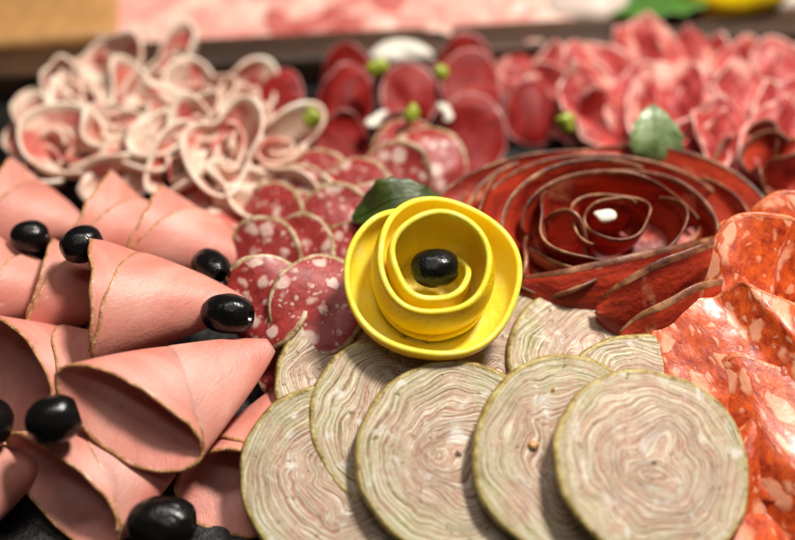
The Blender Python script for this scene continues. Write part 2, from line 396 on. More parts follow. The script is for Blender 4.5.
def cone_roll(name, label, cat, group, ap, mo, mr, seed=0, squash=.7, end=190, sweep=210, turns=1.5, slant=.12, s2=.05, roll=0, back=.72, layer=.34, th=.15, wob=.20, mats=None, rm=None, part='slice', rindname='golden_edge'):
    """oval slice rolled into a paper-bag cone: ap = apex, mo = mouth centre, mr = mouth radius, end = azimuth of the outer flap"""
    T = Thing(name, label, cat, group)
    A = np.array(ap, float); D = np.array(mo, float)-A; L = np.linalg.norm(D); D = D/L
    nu, nv = 210, 46
    az = np.linspace(R(end)-2*pi*turns, R(end), nu)[:, None]; k = np.linspace(0, 1, nu)[:, None]
    v = np.concatenate([np.linspace(0.0, .975, nv-3), [.984, .992, 1.0]])[None]
    q = np.clip((az-R(end)+R(sweep))/R(sweep), 0, 1)
    Lz = L*(1-slant*np.sin(az)-s2*np.cos(az)+.018*nz(az*2, az*0, seed, 1.5)+.008*nz(az*7, az*0, seed+1, 1.5))*(1-back*q**2.2)
    t = v*Lz/L                                  # 0..~1.1 along the axis
    rd = .25+mr*(t**.92)*(1+.05*nz(az*1.2, t*2, seed+2, 1))+layer*(k-.5)*np.clip(t*4, 0, 1)+.10*q*0
    rd = rd+wob*nz(t*5, az*1.1, seed+3, .8)*t
    ax = t*L
    ez = nrm(np.array([0, 0, 1.0])-D*D[2]); ey_ = np.cross(ez, D); cr, sr = math.cos(R(roll)), math.sin(R(roll)); ez, ey_ = ez*cr+ey_*sr, ey_*cr-ez*sr
    M = A+ax[..., None]*D+(rd*np.cos(az))[..., None]*ey_+(rd*squash*np.sin(az))[..., None]*ez
    M[..., 2] += .12*nz(ax+0*az, az+0*ax, seed+8, .7)*t
    UV = np.stack([ax+0*az, az*rd], -1)
    shell(T, part, M, UV, th, (M_HAM, M_HAM, M_HRIND), split=(nv-3, rindname, (M_HRIND,)*3, .012))
    return T.done()

def ribbon_grid(C, ang, rb, rt, zb, zt, nv=14, bulge=0.0, ax=None, seed=0, wob=0.0, ex_=1.0, ey_=1.0):
    """wall sheet winding round centre C: ang[], rb[], rt[] radii at bottom/top, zb[], zt[] heights; ax=(X,Y,N) local frame"""
    ang = np.asarray(ang); nu = len(ang); v = np.linspace(0, 1, nv)[None]
    b = lambda q: np.broadcast_to(np.asarray(q, float), (nu,))[:, None]
    r = b(rb)*(1-v)+b(rt)*v+bulge*np.sin(v*pi); zz = b(zb)*(1-v)+b(zt)*v
    a = ang[:, None]+0*v
    if wob: r = r+wob*nz(a*3, zz*1.2, seed, 1.0)*(.3+v); zz = zz+wob*.7*nz(a*4+9, zz, seed+2, 1.0)*v
    X, Y, N_ = ax if ax is not None else frame((0, 0, 1))
    M = np.array(C)+(r*np.cos(a)*ex_)[..., None]*X+(r*np.sin(a)*ey_)[..., None]*Y+zz[..., None]*N_
    s = np.cumsum(np.concatenate([[0], np.abs(np.diff(ang))]))*np.mean(rt)
    UV = np.stack([s[:, None]+0*v, zz+0*a], -1)
    return M, UV

def ruffle(name, label, cat, group, px, py, z, rad, mats, rm, seed, k=4, cup=1.6, amp=.9, gather=.62, th=.14, tilt=15, lean=0, rw=.45, part='slice', rindname='fat_edge', ell=1.0):
    """slice gathered into a loose ruffled rosette"""
    T = Thing(name, label, cat, group); rs = np.random.RandomState(seed)
    x, y, rr = disc_grid(rad, rw, 150, 20, seed, .06, 4, ell)
    th_ = np.arctan2(y, x); r = np.hypot(x, y)/rad
    ph = rs.uniform(0, 6, 3)
    wv = np.sin(k*th_+ph[0]+.8*np.sin(th_+ph[1]))+.45*np.sin((2*k-1)*th_+ph[2])
    g = gather+(1-gather)*(1-r)
    r2 = rad*r*g*(1+.20*wv*r**1.5)
    zz = cup*r**1.5*(1+.25*np.sin(th_+ph[1]))+amp*r**1.7*np.sin(k*th_+ph[0]+1.6+.5*r)
    ta = th_+.22*np.cos(k*th_+ph[2])*r
    n = np.array([math.sin(R(lean)), -math.sin(R(tilt)), 0]); n[2] = math.sqrt(1-n[0]**2-n[1]**2); X, Y, N_ = frame(n)
    zz = zz+.15*nz(x, y, seed+4, 1.2)
    M = P(px, py, z)+(r2*np.cos(ta))[..., None]*X+(r2*np.sin(ta))[..., None]*Y+zz[..., None]*N_
    UV = np.stack([x, y], -1)
    shell(T, part, M, UV, th, (mats, mats, mats), True, disc=True, split=(rr, rindname, (rm, rm, rm), .03))
    return T.done()

def drape(name, label, cat, group, px, py, z, rad, mats, rm, seed, amp=.8, wl=2.6, comp=.72, th=.14, tilt=18, lean=0, yaw=0, rw=.25, part='slice', rindname='fat_edge', ell=1.0, fold=.35, irr=.07, fine=.03, cup=0.0):
    """slice pushed together into soft folds"""
    T = Thing(name, label, cat, group); rs = np.random.RandomState(seed)
    x, y, rr = disc_grid(rad, rw, 170, 30, seed, irr, 3, ell)
    n = np.array([math.sin(R(lean)), -math.sin(R(tilt)), 0]); n[2] = math.sqrt(1-n[0]**2-n[1]**2); X, Y, N_ = frame(n)
    c_, s_ = math.cos(R(yaw)), math.sin(R(yaw)); X, Y = X*c_+Y*s_, Y*c_-X*s_
    ph = x*2*pi/wl+1.1*nz(x, y, seed+1, .7)+rs.uniform(0, 6)
    g = .55+.45*nz(x*.7, y, seed+2, .6)
    zz = amp*g*np.sin(ph)+.25*amp*nz(x, y, seed+3, 1.6)+fine*nz(x, y, seed+4, 5)+cup*(x*x+y*y)/rad**2
    xx = x*comp+fold*g*np.sin(2*ph)*.5
    M = P(px, py, z)+xx[..., None]*X+(y*(1+.05*np.sin(ph)))[..., None]*Y+zz[..., None]*N_
    shell(T, part, M, np.stack([x, y], -1), th, (mats, mats, mats), True, disc=True, split=(rr, rindname, (rm, rm, rm), .02))
    return T.done()

def olive(label, px, py, z, ln, rd, yaw, pitch=0, pit=True, seed=1):
    T = Thing('black_olive', label, 'olive', 'black olives')
    C = P(px, py, z); D = np.array([math.cos(R(yaw))*math.cos(R(pitch)), math.sin(R(yaw))*math.cos(R(pitch)), math.sin(R(pitch))])
    Y_ = nrm(np.cross([0, 0, 1], D)); Z_ = np.cross(D, Y_); V = []; F = []; nu, nv = 40, 30
    prof = []
    for i in range(nv):
        t = i/(nv-1)*pi
        xx = -math.cos(t)*ln/2; rr = rd/2*math.sin(t)**.86
        prof.append((xx, rr))
    if pit:      # punched hole in one end
        prof = prof[:-5]; xe, re_ = prof[-1]; prof += [(xe+.03, re_*.86), (xe-.06, re_*.66), (xe-.4, re_*.55), (xe-.7, .02)]
    for xx, rr in prof:
        for j in range(nu):
            a = j/nu*2*pi; k = 1+.035*math.sin(a*2+seed+xx)+.018*math.sin(a*5+xx*3+seed)+.012*math.sin(a*9-xx*5+seed*2)
            V.append(C+D*xx+Y_*rr*k*math.cos(a)+Z_*rr*k*math.sin(a))
    for i in range(len(prof)-1):
        for j in range(nu): F.append((i*nu+j, i*nu+(j+1) % nu, (i+1)*nu+(j+1) % nu, (i+1)*nu+j))
    F.append(tuple(range(nu))[::-1]); F.append(tuple(range((len(prof)-1)*nu, len(prof)*nu)))
    T.add('olive', V, F, [(0, 0)]*len(V), [M_OLIVE]); return T.done()

# ------------------------------------------------------------------ rolled meat slices (front)
GR = 'round slices of rolled pale meat'
RO = [ # px py z rad lean tilt label
 (566, 349, 1.84, 3.2, 5, 22, 'pale rolled meat slice at the back of its fan, right below the red ham rose'),
 (505, 378, 1.84, 3.27, 3, 16, 'pale rolled meat slice under the right foot of the lemon rose, mostly covered'),
 (592, 362, 2.12, 3.27, 5, 16, 'pale rolled meat slice second from the back on the right of the fan'),
 (352, 382, 2.02, 3.01, 4, 17, 'small pale rolled meat slice tucked behind the salami and lemon rose shadow'),
 (338, 480, 1.84, 3.54, 5, 19, 'leftmost pale rolled meat slice, thick olive rim, beside the pink ham cones'),
 (402, 424, 2.39, 3.50, 6, 21, 'pale rolled meat slice half in the shadow just below the lemon rose'),
 (457, 456, 2.58, 3.67, 7, 20, 'large pale rolled meat slice in front, centre of the fan below the lemon rose'),
 (643, 418, 2.48, 3.45, 7, 17, 'pale rolled meat slice peeking out from directly behind the complete front right one'),
 (570, 455, 2.85, 3.58, 8, 20, 'pale rolled meat slice with yellow crumb, second from the right in front'),
 (652, 465, 3.31, 3.58, 8, 21, 'complete round pale rolled meat slice with dark centre hole, nearest and rightmost'),
]
for i, (px, py, z, rad, lean, tilt, lab) in enumerate(RO):
    slice_disc('rolled_meat_slice', lab, 'meat slice', GR, px, py, z, rad, tilt, lean, M_ROUL, M_RRIND, th=.36, rw=.09, seed=11+i*7, irr=.036, bend=.26, part='meat_face', rindname='casing', spin=i*1.3, nt=200, fine=.02, ell=[.97, .95, 1.0, .96, 1.0, .96, .97, .95, .98, .96][i], yaw=i*29)

def on_slice(px, py, cpx, cpy, cz, tilt, lean, up=.2):
    n = np.array([math.sin(R(lean)), -math.sin(R(tilt)), 0]); n[2] = math.sqrt(1-n[0]**2-n[1]**2)
    c = P(cpx, cpy, cz); o = np.array([0, 0, H]); d = P(px, py, 0)-o
    return o+d*(np.dot(c-o, n)/np.dot(d, n))+n*up
CRUMBS = [(534, 448)]
# ------------------------------------------------------------------ ham cones
GH = 'rolled cooked ham cones'
HC = [ # apex px,py,z  mouth px,py,z  mouth radius squash end label
 (255, 262, 1.6, 140, 228, 2.6, 2.5, .78, 175, 'ham cone at the back right of the ham, beside the curled belly slices'),
 (185, 250, 1.6, 88, 218, 2.6, 2.4, .78, 170, 'ham cone in the back row between two olives, golden arched edge'),
 (85, 228, 1.6, -10, 205, 2.6, 2.5, .78, 180, 'backmost ham cone at the left edge below the curled belly slices'),
 (125, 300, 2.0, 38, 288, 2.6, 2.2, .85, 180, 'ham cone at the left edge with two bright golden curved edges'),
 (70, 300, 1.8, -18, 285, 2.6, 2.3, .85, 175, 'ham cone at the left edge behind the one with golden curved edges'),
 (140, 352, 1.7, 14, 378, 2.4, 2.5, .7, 185, 'ham cone at the left edge with olive in front and dark open mouth'),
 (44, 458, 1.2, -40, 488, 1.6, 1.9, .8, 190, 'ham cone cut off by the lower left corner'),
 (300, 380, 1.2, 232, 490, 1.2, 2.1, .5, 235, 'ham cone under the front one, its dark mouth facing the pale slices'),
 (243, 304, 3.4, 88, 306, 3.8, 2.7, .85, 195, 'large smooth ham cone in the middle, pointing at two olives'),
 (190, 440, 1.4, 66, 498, 1.7, 2.6, .40, 200, 'lowest ham cone near the bottom edge, mouth above the dark tray'),
 (270, 346, 3.3, 136, 424, 3.6, 2.65, .32, 200, 'front ham cone with wide dark red mouth and thick golden lip'),
]
for i, (ax_, ay, az, mx, my, mz, mr, sq, end, lab) in enumerate(HC):
    cone_roll('ham_cone', lab, 'ham', GH, P(ax_, ay, az), P(mx, my, mz), mr, seed=31+i*5, squash=sq, end=end, slant=[.08, .08, .08, .08, .08, .16, .1, .2, .07, .16, .17][i], s2=[.0, .0, .0, .0, .0, .16, .1, .05, .04, .17, .19][i], roll=[0, 0, 0, 0, 0, 10, 0, 0, 5, 20, 26][i])

# ------------------------------------------------------------------ olives
olive('black olive at the far left between the two back ham cones', 30, 236, 4.0, 1.6, 1.35, 10, seed=1)
olive('black olive standing above the tip of the middle ham cone', 82, 244, 5.3, 1.75, 1.5, 35, seed=2)
olive('upper black olive of the pair beside the salami', 212, 268, 3.8, 2.1, 1.5, -55, 10, seed=3)
olive('lower black olive of the pair beside the salami', 228, 314, 4.4, 2.15, 1.6, -10, 5, seed=4)
olive('black olive lying before the dark mouth of a left ham cone', 54, 420, 4.4, 2.0, 1.75, 25, seed=5)
olive('black olive half cut off at the left edge', -12, 424, 3.6, 2.0, 1.7, 80, seed=6)
olive('big black olive on the dark tray at the bottom, under the front ham cone', 163, 524, 1.6, 2.6, 1.95, 5, seed=7)

# ------------------------------------------------------------------ salami slices left of the lemon rose
GS = 'salami slices fanned left of the lemon rose'
SA = [ # px py z rad tilt lean
 (268, 225, 2.2, 1.8, 32, -18, 'small salami slice at the far left of the fan behind the ham cone tip'),
 (375, 226, 2.6, 1.8, 32, -2, 'small salami slice just below the left tip of the dark leaf'),
 (410, 152, 2.0, 1.8, 30, 4, 'small salami slice at the back of the fan under the dried beef'),
 (318, 190, 2.0, 1.8, 34, -10, 'small blurred salami slice beside the flat folded belly slice'),
 (262, 262, 2.4, 1.8, 34, -18, 'small salami slice right behind the upper olive of the pair'),
 (292, 334, 2.4, 1.9, 26, -24, 'dark edged salami slice low beside the lower olive of the pair'),
 (300, 209, 1.80, 1.87, 30, -12, 'salami slice with pale flecks behind the left end of the salami fan'),
 (428, 164, 2.40, 1.87, 28, 10, 'salami slice right behind the dark leaf'),
 (355, 199, 2.40, 1.80, 30, -5, 'salami slice left of the dark leaf in the blurred part of the fan'),
 (395, 182, 2.60, 1.73, 30, 5, 'salami slice behind the dark leaf and below the dried beef'),
 (292, 232, 2.10, 1.80, 30, -14, 'salami slice touching the curled belly slices'),
 (335, 226, 2.60, 1.80, 30, -8, 'salami slice with curled casing in the middle of the fan'),
 (295, 259, 2.60, 1.80, 32, -14, 'salami slice above the pair in front, tan casing turned up'),
 (296, 364, 1.60, 1.66, 25, -15, 'lowest salami slice, wedged between ham cone and pale slices'),
 (345, 266, 2.90, 1.80, 30, -6, 'salami slice partly under the left side of the lemon rose'),
 (266, 304, 3.20, 1.80, 34, -20, 'front left salami slice touching the two black olives'),
 (318, 304, 3.50, 1.94, 32, -2, 'front salami slice with two big white fat spots beside the lemon rose'),
]
for i, (px, py, z, rad, tilt, lean, lab) in enumerate(SA):
    slice_disc('salami_slice', lab, 'salami', GS, px, py, z, rad, tilt, lean, M_SAL, M_SRIND, th=.2, rw=.12, seed=71+i*3, irr=.04, bend=.5, part='meat_face', rindname='casing', spin=i, dome=.5, bax=i*37, ell=1.12, fine=.03)

# ------------------------------------------------------------------ lemon rose
tl = 18
LN = np.array([.04, -math.sin(R(tl)), math.cos(R(tl))]); LF = frame(LN)
LC = P(430, 294, 4.0)
T = Thing('lemon_peel_rose', 'bright yellow rose rolled from lemon peel with a black olive in its heart', 'lemon rose')
def smooth_ends(k, e): return np.clip(np.minimum(k, 1-k)/e, 0, 1)**.6
d = np.linspace(0, 1050, 460); a = R(95)+np.radians(d)
def st(x0, x1): q = np.clip((d-x0)/(x1-x0), 0, 1); return q*q*(3-2*q)
tr, t2, t3 = st(350, 440), st(700, 860), st(930, 1050)
rt_ = 3.28*(1-tr)+1.98*tr-.62*t2-.25*t3+.07*np.sin(a*2+1)+.03*np.sin(a*5)
rb_ = 1.98*(1-tr)+1.42*tr-.42*t2
zt_ = (1.85+.22*np.sin(a-.6)+.08*np.sin(3*a))*(1-tr)+(2.95+.4*np.sin(a-.15))*tr-.15*t2-1.5*t3
zt_ = zt_-.9*(1-st(0, 45))
M, UV = ribbon_grid(LC, a, rb_, rt_, .05, zt_, 20, 0, LF, 3, .045)
bg = (.42*(1-tr)+.50*tr-.35*t2)[:, None]*np.sin(np.linspace(0, 1, 20)*pi)[None]
M = M+bg[..., None]*(np.cos(a)[:, None, None]*LF[0]+np.sin(a)[:, None, None]*LF[1])
shell(T, 'peel_spiral', M, UV, .23, (M_ZEST, M_PITH, M_PITH))
x, y, rr = disc_grid(2.2, .1, 60, 8, 3)
M = LC+LF[2]*.42+x[..., None]*LF[0]+y[..., None]*LF[1]+(.03*(x*x+y*y))[..., None]*LF[2]
shell(T, 'peel_bottom', M, np.stack([x, y], -1), .2, (M_PITH, M_ZEST, M_ZEST), True, disc=True)
T.done()
oc = LC+LF[2]*2.35-LF[1]*.15
T_ = olive('black olive sitting in the heart of the lemon peel rose', 0, 0, 0, 1.9, 1.5, 5, 0, seed=8)
T_.location = Vector(oc-LF[2]*.85)*S

# ------------------------------------------------------------------ leaves
def leaf(label, px, py, z, ln, wd, yaw, tilt, lean, mat, seed, curl=.5):
    T = Thing('leaf', label, 'leaf')
    u = np.linspace(0, 1, 30); v = np.linspace(-1, 1, 13)
    wdt = wd/2*np.sin(np.clip(u, .015, .985)**.85*pi)**.75
    x = (u-.5)[:, None]*ln+0*v; y = wdt[:, None]*v[None]*(1+.06*np.sin(u*38)[:, None]*np.abs(v))
    n = np.array([math.sin(R(lean)), -math.sin(R(tilt)), 0]); n[2] = math.sqrt(max(.02, 1-n[0]**2-n[1]**2)); X, Y, N_ = frame(n)
    c_, s_ = math.cos(R(yaw)), math.sin(R(yaw)); X, Y = X*c_+Y*s_, Y*c_-X*s_
    zz = -curl*(x/ln*2)**2+.3*np.abs(v)[None]*wdt[:, None]*.8+.18*nz(x, y, seed, 2.6)
    M = P(px, py, z)+x[..., None]*X+y[..., None]*Y+zz[..., None]*N_
    shell(T, 'blade', M, np.stack([x, y], -1), .05, (mat, mat, mat))
    q = P(px, py, z)+x[:, 6, None]*X+zz[:, 6, None]*N_+N_*.05
    st = []; F = []; V = []
    for i, p in enumerate(q):
        rr = .07*(1-.7*i/29)
        for j in range(6): V.append(p+Y*rr*math.cos(j*pi/3)+N_*rr*math.sin(j*pi/3))
    for i in range(29):
        for j in range(6): F.append((i*6+j, i*6+(j+1) % 6, (i+1)*6+(j+1) % 6, (i+1)*6+j))
    T.add('midrib', V, F, [(0, 0)]*len(V), [mat])
    T.done()
leaf('dark green leaf standing behind the lemon rose', 394, 200, 5.2, 3.9, 1.9, 8, 20, -8, M_LEAF, 3, .9)
leaf('pale green leaf upright between the red ham rose and the raw ham', 655, 138, 5.0, 3.0, 2.5, 95, 50, 6, M_LEAF2, 5, .7)

# ------------------------------------------------------------------ smoked ham rose
T = Thing('smoked_ham_rose', 'large dark red rose wound from thin smoked ham slices with brown edges', 'ham rose')
SN = np.array([0.02, -math.sin(R(14)), math.cos(R(14))]); SF = frame(SN)
SC_ = P(606, 246, 2.6)
def petal(C, a0, a1, rb, rt, zb, zt, seed, dz=.8, bul=.15, wob=.14, ex_=1.0, name='petal', mt=M_SPECK, lab=None, th=.13):
    n = max(24, int(abs(a1-a0)/2.4)); a = np.linspace(R(a0), R(a1), n); k = np.linspace(0, 1, n)
    env = np.sin(np.clip(k*.94+.03, 0, 1)*pi)**.45
    M, UV = ribbon_grid(C, a, rb, rt if np.ndim(rt) else rt+0*k, zb, zt-dz*(1-env), 18, bul, SF, seed, wob, ex_, .88)
    shell(T, name, M, UV+seed*3.3, th, (mt, mt, mt), split=(16, name+'_edge', (M_SPEDGE,)*3, .015), label=lab)
# inner coil
n = 150; a = np.linspace(R(40), R(40+560), n); k = np.linspace(0, 1, n)
M, UV = ribbon_grid(SC_, a, .45+.6*k, .75+.95*k, .3, 2.5-.2*k+.22*np.sin(a*1.3), 18, .12, SF, 4, .2, 1.2, .9)
shell(T, 'coiled_heart', M, UV, .10, (M_SPECK,)*3, split=(16, 'coil_edge', (M_SPEDGE,)*3, .01))
rs = np.random.RandomState(5); sd = 60
for rb, fl, zt, na, a00 in ((1.75, .75, 2.3, 3, 20), (2.45, 1.2, 2.0, 3, 75), (3.1, 1.6, 1.5, 4, 30), (3.7, 2.0, .95, 4, 65)):
    for j in range(na):
        a0 = a00+j*360/na+rs.uniform(-12, 12); w_ = 360/na*rs.uniform(1.15, 1.45); mid = (a0+w_/2) % 360
        fr = max(0, -math.sin(R(mid)))              # petals at the front stand steeper
        petal(SC_, a0, a0+w_, rb+rs.uniform(-.15, .15), rb+fl*(1-.75*fr)+rs.uniform(-.15, .15), -.3, zt+.25*fr+rs.uniform(-.2, .2), sd, ex_=1.32, dz=.9+rs.uniform(0, .5), wob=rs.uniform(.2, .38), th=.09, bul=rs.uniform(0, .3)); sd += 1
petal(SC_, 150, 232, 3.8, 5.9, -1.0, .9, 25, ex_=1.15, dz=1.0, wob=.35, th=.09)
petal(SC_, 95, 168, 3.7, 5.6, -.8, .7, 26, ex_=1.15, dz=.8, wob=.35, th=.09)
x, y, rr = disc_grid(4.6, .3, 80, 10, 3)
M = SC_+SF[2]*.1+x[..., None]*SF[0]+y[..., None]*SF[1]+(.02*(x*x+y*y)+.2*nz(x, y, 5, 1.5))[..., None]*SF[2]
shell(T, 'bottom_slice', M, np.stack([x, y], -1), .13, (M_SPECK,)*3, True, disc=True)
def slab_petal(poly, off, seed, bul=.5):
    pts = np.array([P(*p) for p in poly]); k = np.linspace(0, len(pts)-1, 60); t = np.arange(len(pts))
    top = np.stack([np.interp(k, t, pts[:, i]) for i in range(3)], -1)
    for _ in range(14): top[1:-1] = (top[:-2]+top[1:-1]*2+top[2:])/4
    kk = k/k.max(); env = np.sin(np.clip(kk*.96+.02, 0, 1)*pi)**.6
    top[:, 2] += .13*nz(kk*7, kk*3, seed, 1.5)-.7*(1-env)
    v = np.linspace(0, 1, 18)[None, :, None]; off = np.array(off, float)
    M = top[:, None]+off*(1-v)*env[:, None, None]**1.5+np.array([0, -bul, .1])*np.sin(v*pi)
    M = M+(.12*nz(kk[:, None]*8, v[..., 0]*3, seed+2, 1.2))[..., None]*np.array([0, 1.0, .3])
    s_ = np.cumsum(np.r_[0, np.linalg.norm(np.diff(top, axis=0), axis=1)])
    UV = np.stack([s_[:, None]+0*v[..., 0], 4*v[..., 0]+0*s_[:, None]], -1)+seed
    shell(T, 'petal', M, UV, .13, (M_SPECK,)*3, split=(16, 'petal_edge', (M_SPEDGE,)*3, .015))
slab_petal([(508, 272, 3.4), (560, 270, 4.2), (630, 258, 4.7), (690, 240, 4.6), (732, 222, 4.0)], (0, -1.0, -3.4), 51)
slab_petal([(598, 294, 4.0), (625, 278, 4.8), (665, 258, 5.4), (705, 243, 5.6), (748, 230, 5.0)], (.3, -1.0, -4.8), 52)
slab_petal([(622, 322, 3.6), (655, 304, 4.6), (700, 284, 5.0), (745, 266, 4.8)], (.3, -1.0, -4.4), 53)
T.done()
def blob(name, label, cat, group, px, py, z, sx, sy, sz, mat, seed, yaw=0, lump=.16, C=None):
    T = Thing(name, label, cat, group); C = P(px, py, z) if C is None else C; nu, nv = 28, 16; V = []; F = []
    for i in range(nv):
        t = (i+.25)/(nv-.5)*pi
        for j in range(nu):
            a = j/nu*2*pi; d = np.array([math.sin(t)*math.cos(a), math.sin(t)*math.sin(a), -math.cos(t)])
            k = 1+lump*float(nz(d[0]*2+d[2], d[1]*2-d[2], seed, 1.4))
            x, y = d[0]*sx*k, d[1]*sy*k; c_, s_ = math.cos(R(yaw)), math.sin(R(yaw))
            V.append(C+np.array([x*c_-y*s_, x*s_+y*c_, d[2]*sz*k]))
    for i in range(nv-1):
        for j in range(nu): F.append((i*nu+j, i*nu+(j+1) % nu, (i+1)*nu+(j+1) % nu, (i+1)*nu+j))
    F.append(tuple(range(nu))[::-1]); F.append(tuple(range((nv-1)*nu, nv*nu)))
    T.add(name, V, F, [(0, 0)]*len(V), [mat]); return T.done()
blob('crumb', 'tiny yellow crumb on the second pale rolled slice from the right', 'crumb', None, 0, 0, 0, .2, .17, .14, M_CHEESE, 9, 20, .35, on_slice(533, 447, 570, 455, 2.85, 20, 8, .26))
blob('crumb', 'tiny pale crumb on the upper edge of the second pale rolled slice from the right', 'crumb', None, 0, 0, 0, .12, .09, .1, M_CHEESE, 12, 70, .35, on_slice(551, 392, 570, 455, 2.85, 20, 8, .25))
blob('white_cream_dab', 'small white dab in the heart of the red ham rose', 'garnish', None, 604, 217, 5.2, .5, .34, .22, M_BUTTER, 3, 20, .4)

# ------------------------------------------------------------------ spicy salami on the right
GP = 'large spicy salami slices piled at the right edge'
SP = [ # px py z rad tilt lean yaw label
 (705, 355, 1.8, 3.4, 16, -10, 30, 'spicy orange salami slice slipping down beside the red ham rose'),
 (800, 535, 1.3, 3.9, 20, -10, -20, 'spicy orange salami slice in the lower right corner'),
 (765, 470, 2.2, 3.9, 20, -12, 20, 'spicy orange salami slice touching the nearest pale slice'),
 (812, 410, 3.0, 4.0, 20, -12, -35, 'spicy orange salami slice at the right edge halfway up its pile'),
 (752, 392, 3.2, 3.7, 24, -14, 15, 'spicy orange salami slice with bright fat flecks in the middle of its pile'),
 (812, 280, 4.2, 3.5, 24, -8, 40, 'topmost rear spicy salami slice at the right edge'),
 (776, 306, 4.2, 3.4, 30, -18, -25, 'spicy orange salami slice with ragged top edge next to the red ham rose'),
]
for i, (px, py, z, rad, tilt, lean, yaw, lab) in enumerate(SP):
    drape('spicy_salami_slice', lab, 'salami', GP, px, py, z, rad*1.12, M_SPICY, M_SPRIND, 131+i*3, amp=.5, wl=4.6, comp=.86, th=.2, tilt=tilt, lean=lean, yaw=yaw, rw=.12, part='meat_face', rindname='casing', fine=.02, irr=.05)

# ------------------------------------------------------------------ dried beef slices
GB = 'dark red dried beef slices'
BR = [
 (345, 76, 2.10, 1.75, 'dried beef slice leaning on the tray rim, second column from the left'),
 (466, 70, 2.10, 1.93, 'dried beef slice at the rear beside the raw ham'),
 (280, 96, 1.90, 1.56, 'dried beef slice at the rear left beside the belly slices'),
 (470, 84, 2.30, 1.93, 'dried beef slice just in front of the rear one, third column'),
 (282, 116, 1.40, 1.56, 'dried beef slice in front left beside the belly slices'),
 (347, 98, 2.30, 1.75, 'tall dried beef slice left of the green pickle'),
 (410, 92, 2.10, 1.75, 'tall dried beef slice right of the green pickle'),
 (472, 106, 1.70, 1.93, 'dried beef slice lying above the front row'),
 (532, 112, 1.50, 1.75, 'dried beef slice in front of the raw ham, right of the main group'),
 (600, 122, 1.70, 1.66, 'dried beef slice farthest right, beside the pale green leaf'),
 (340, 148, 1.40, 1.84, 'dried beef slice lying in front, left above the dark leaf'),
 (400, 146, 1.40, 1.75, 'dried beef slice lying in front, centre'),
 (470, 134, 1.70, 2.12, 'brightest dried beef slice lying in front, above the ham rose'),
]
for i, (px, py, z, rad, lab) in enumerate(BR):
    slice_disc('dried_beef_slice', lab, 'dried beef', GB, px, py, z, rad*.8, 36, (i*37) % 17-8, M_BRES, M_BREDGE, th=.12, rw=.09, seed=171+i*3, irr=.07, bend=.55, dome=.4, bax=0, part='slice', rindname='edge', spin=i, ell=1.25, fine=.03)
GPk = 'green pickles between the dried beef slices'
for i, (px, py, z, lab) in enumerate([(377, 68, 4.2, 'green pickle bit at the rear between two tall dried beef slices'), (441, 72, 4.0, 'green pickle bit in the rear gap before the right dried beef column'), (311, 118, 3.2, 'green pickle bit at the left between dried beef and belly slices'), (412, 114, 3.4, 'green pickle bit in front of the tall right dried beef slice'), (566, 124, 3.4, 'green pickle bit near the pale green leaf')]):
    blob('pickle', lab, 'pickle', GPk, px, py, z, .5, .4, .5, M_PICK, 40+i, i*40, .3)
GW = 'white dabs among the dried beef'
for i, (px, py, z, s_, lab) in enumerate([(400, 54, 2.2, 1.3, 'white dab by the tray rim behind the dried beef'), (374, 120, 2.6, .7, 'white dab left of the front pickle bit'), (446, 112, 2.6, .7, 'white dab between tall beef slice and the front beef slice')]):
    blob('white_dab', lab, 'garnish', GW, px, py, z, s_, s_*.45, s_*.35, M_BUTTER, 60+i, i*50, .5)

# ------------------------------------------------------------------ raw ham ruffles (upper right)
GF = 'ruffled raw ham slices'
RH = [(520, 72, 2.0), (572, 92, 2.6), (560, 70, 2.4), (607, 62, 3.0), (650, 50, 3.0), (640, 84, 3.4), (600, 92, 3.4), (700, 60, 2.6), (745, 55, 3.0), (790, 62, 3.0), (672, 96, 3.8), (715, 92, 3.6), (760, 92, 3.8), (792, 108, 3.8), (690, 130, 4.0), (735, 132, 4.2), (780, 140, 4.0), (545, 88, 2.6)]
RHL = ['raw ham ruffle at the left end next to the dried beef', 'raw ham ruffle behind the farthest right dried beef slice', 'raw ham ruffle against the brown rim, second from the left', 'raw ham ruffle against the brown rim with bright pink top', 'raw ham ruffle with a pale fat fold on the rim, rear middle', 'raw ham ruffle above the pale green leaf', 'raw ham ruffle left above the pale green leaf', 'raw ham ruffle at the rim behind the widest pink fold', 'bright raw ham ruffle near the rear right corner', 'raw ham ruffle in the rear right corner of the photo', 'raw ham ruffle right above the tip of the pale green leaf', 'broad light pink raw ham ruffle in the middle of the pile', 'raw ham ruffle right of the broad light one', 'raw ham ruffle at the right edge, second row', 'raw ham ruffle just right of the pale green leaf', 'deep red raw ham ruffle in front of the pile', 'raw ham ruffle at the right edge in front', 'small raw ham ruffle touching the dried beef']
for i, ((px, py, z), lab) in enumerate(zip(RH, RHL)):
    drape('raw_ham_slice', lab, 'raw ham', GF, px, py+12+(8 if px > 590 else 0), z-1.6, 2.75+.4*math.sin(i*2.1), M_PROS, M_PREDGE, 211+i*3, amp=.62, wl=2.9, comp=.70, th=.16, tilt=20, lean=(i*53) % 23-11, yaw=(i*71) % 110-55, rw=.1, cup=.3, fine=.09, irr=.1)
# brown edged ham scraps at far right
for i, (px, py, z, lab) in enumerate([(775, 180, 3.4, 'brown edged smoked ham ruffle at the right edge above the spicy salami'), (735, 180, 2.6, 'brown edged smoked ham ruffle right of the ham rose'), (800, 200, 3.0, 'brown edged smoked ham ruffle cut off by the right edge'), (552, 276, 3.6, 'smoked ham ruffle under the rose, above the pale rolled slices')]):
    ruffle('smoked_ham_slice', lab, 'smoked ham', 'loose smoked ham slices', px, py, z-1.2, 2.9, M_SPECK, M_SPEDGE, 291+i*3, k=3, cup=1.3, amp=.7, gather=.6, tilt=20, lean=0, rw=.2, rindname='brown_edge')

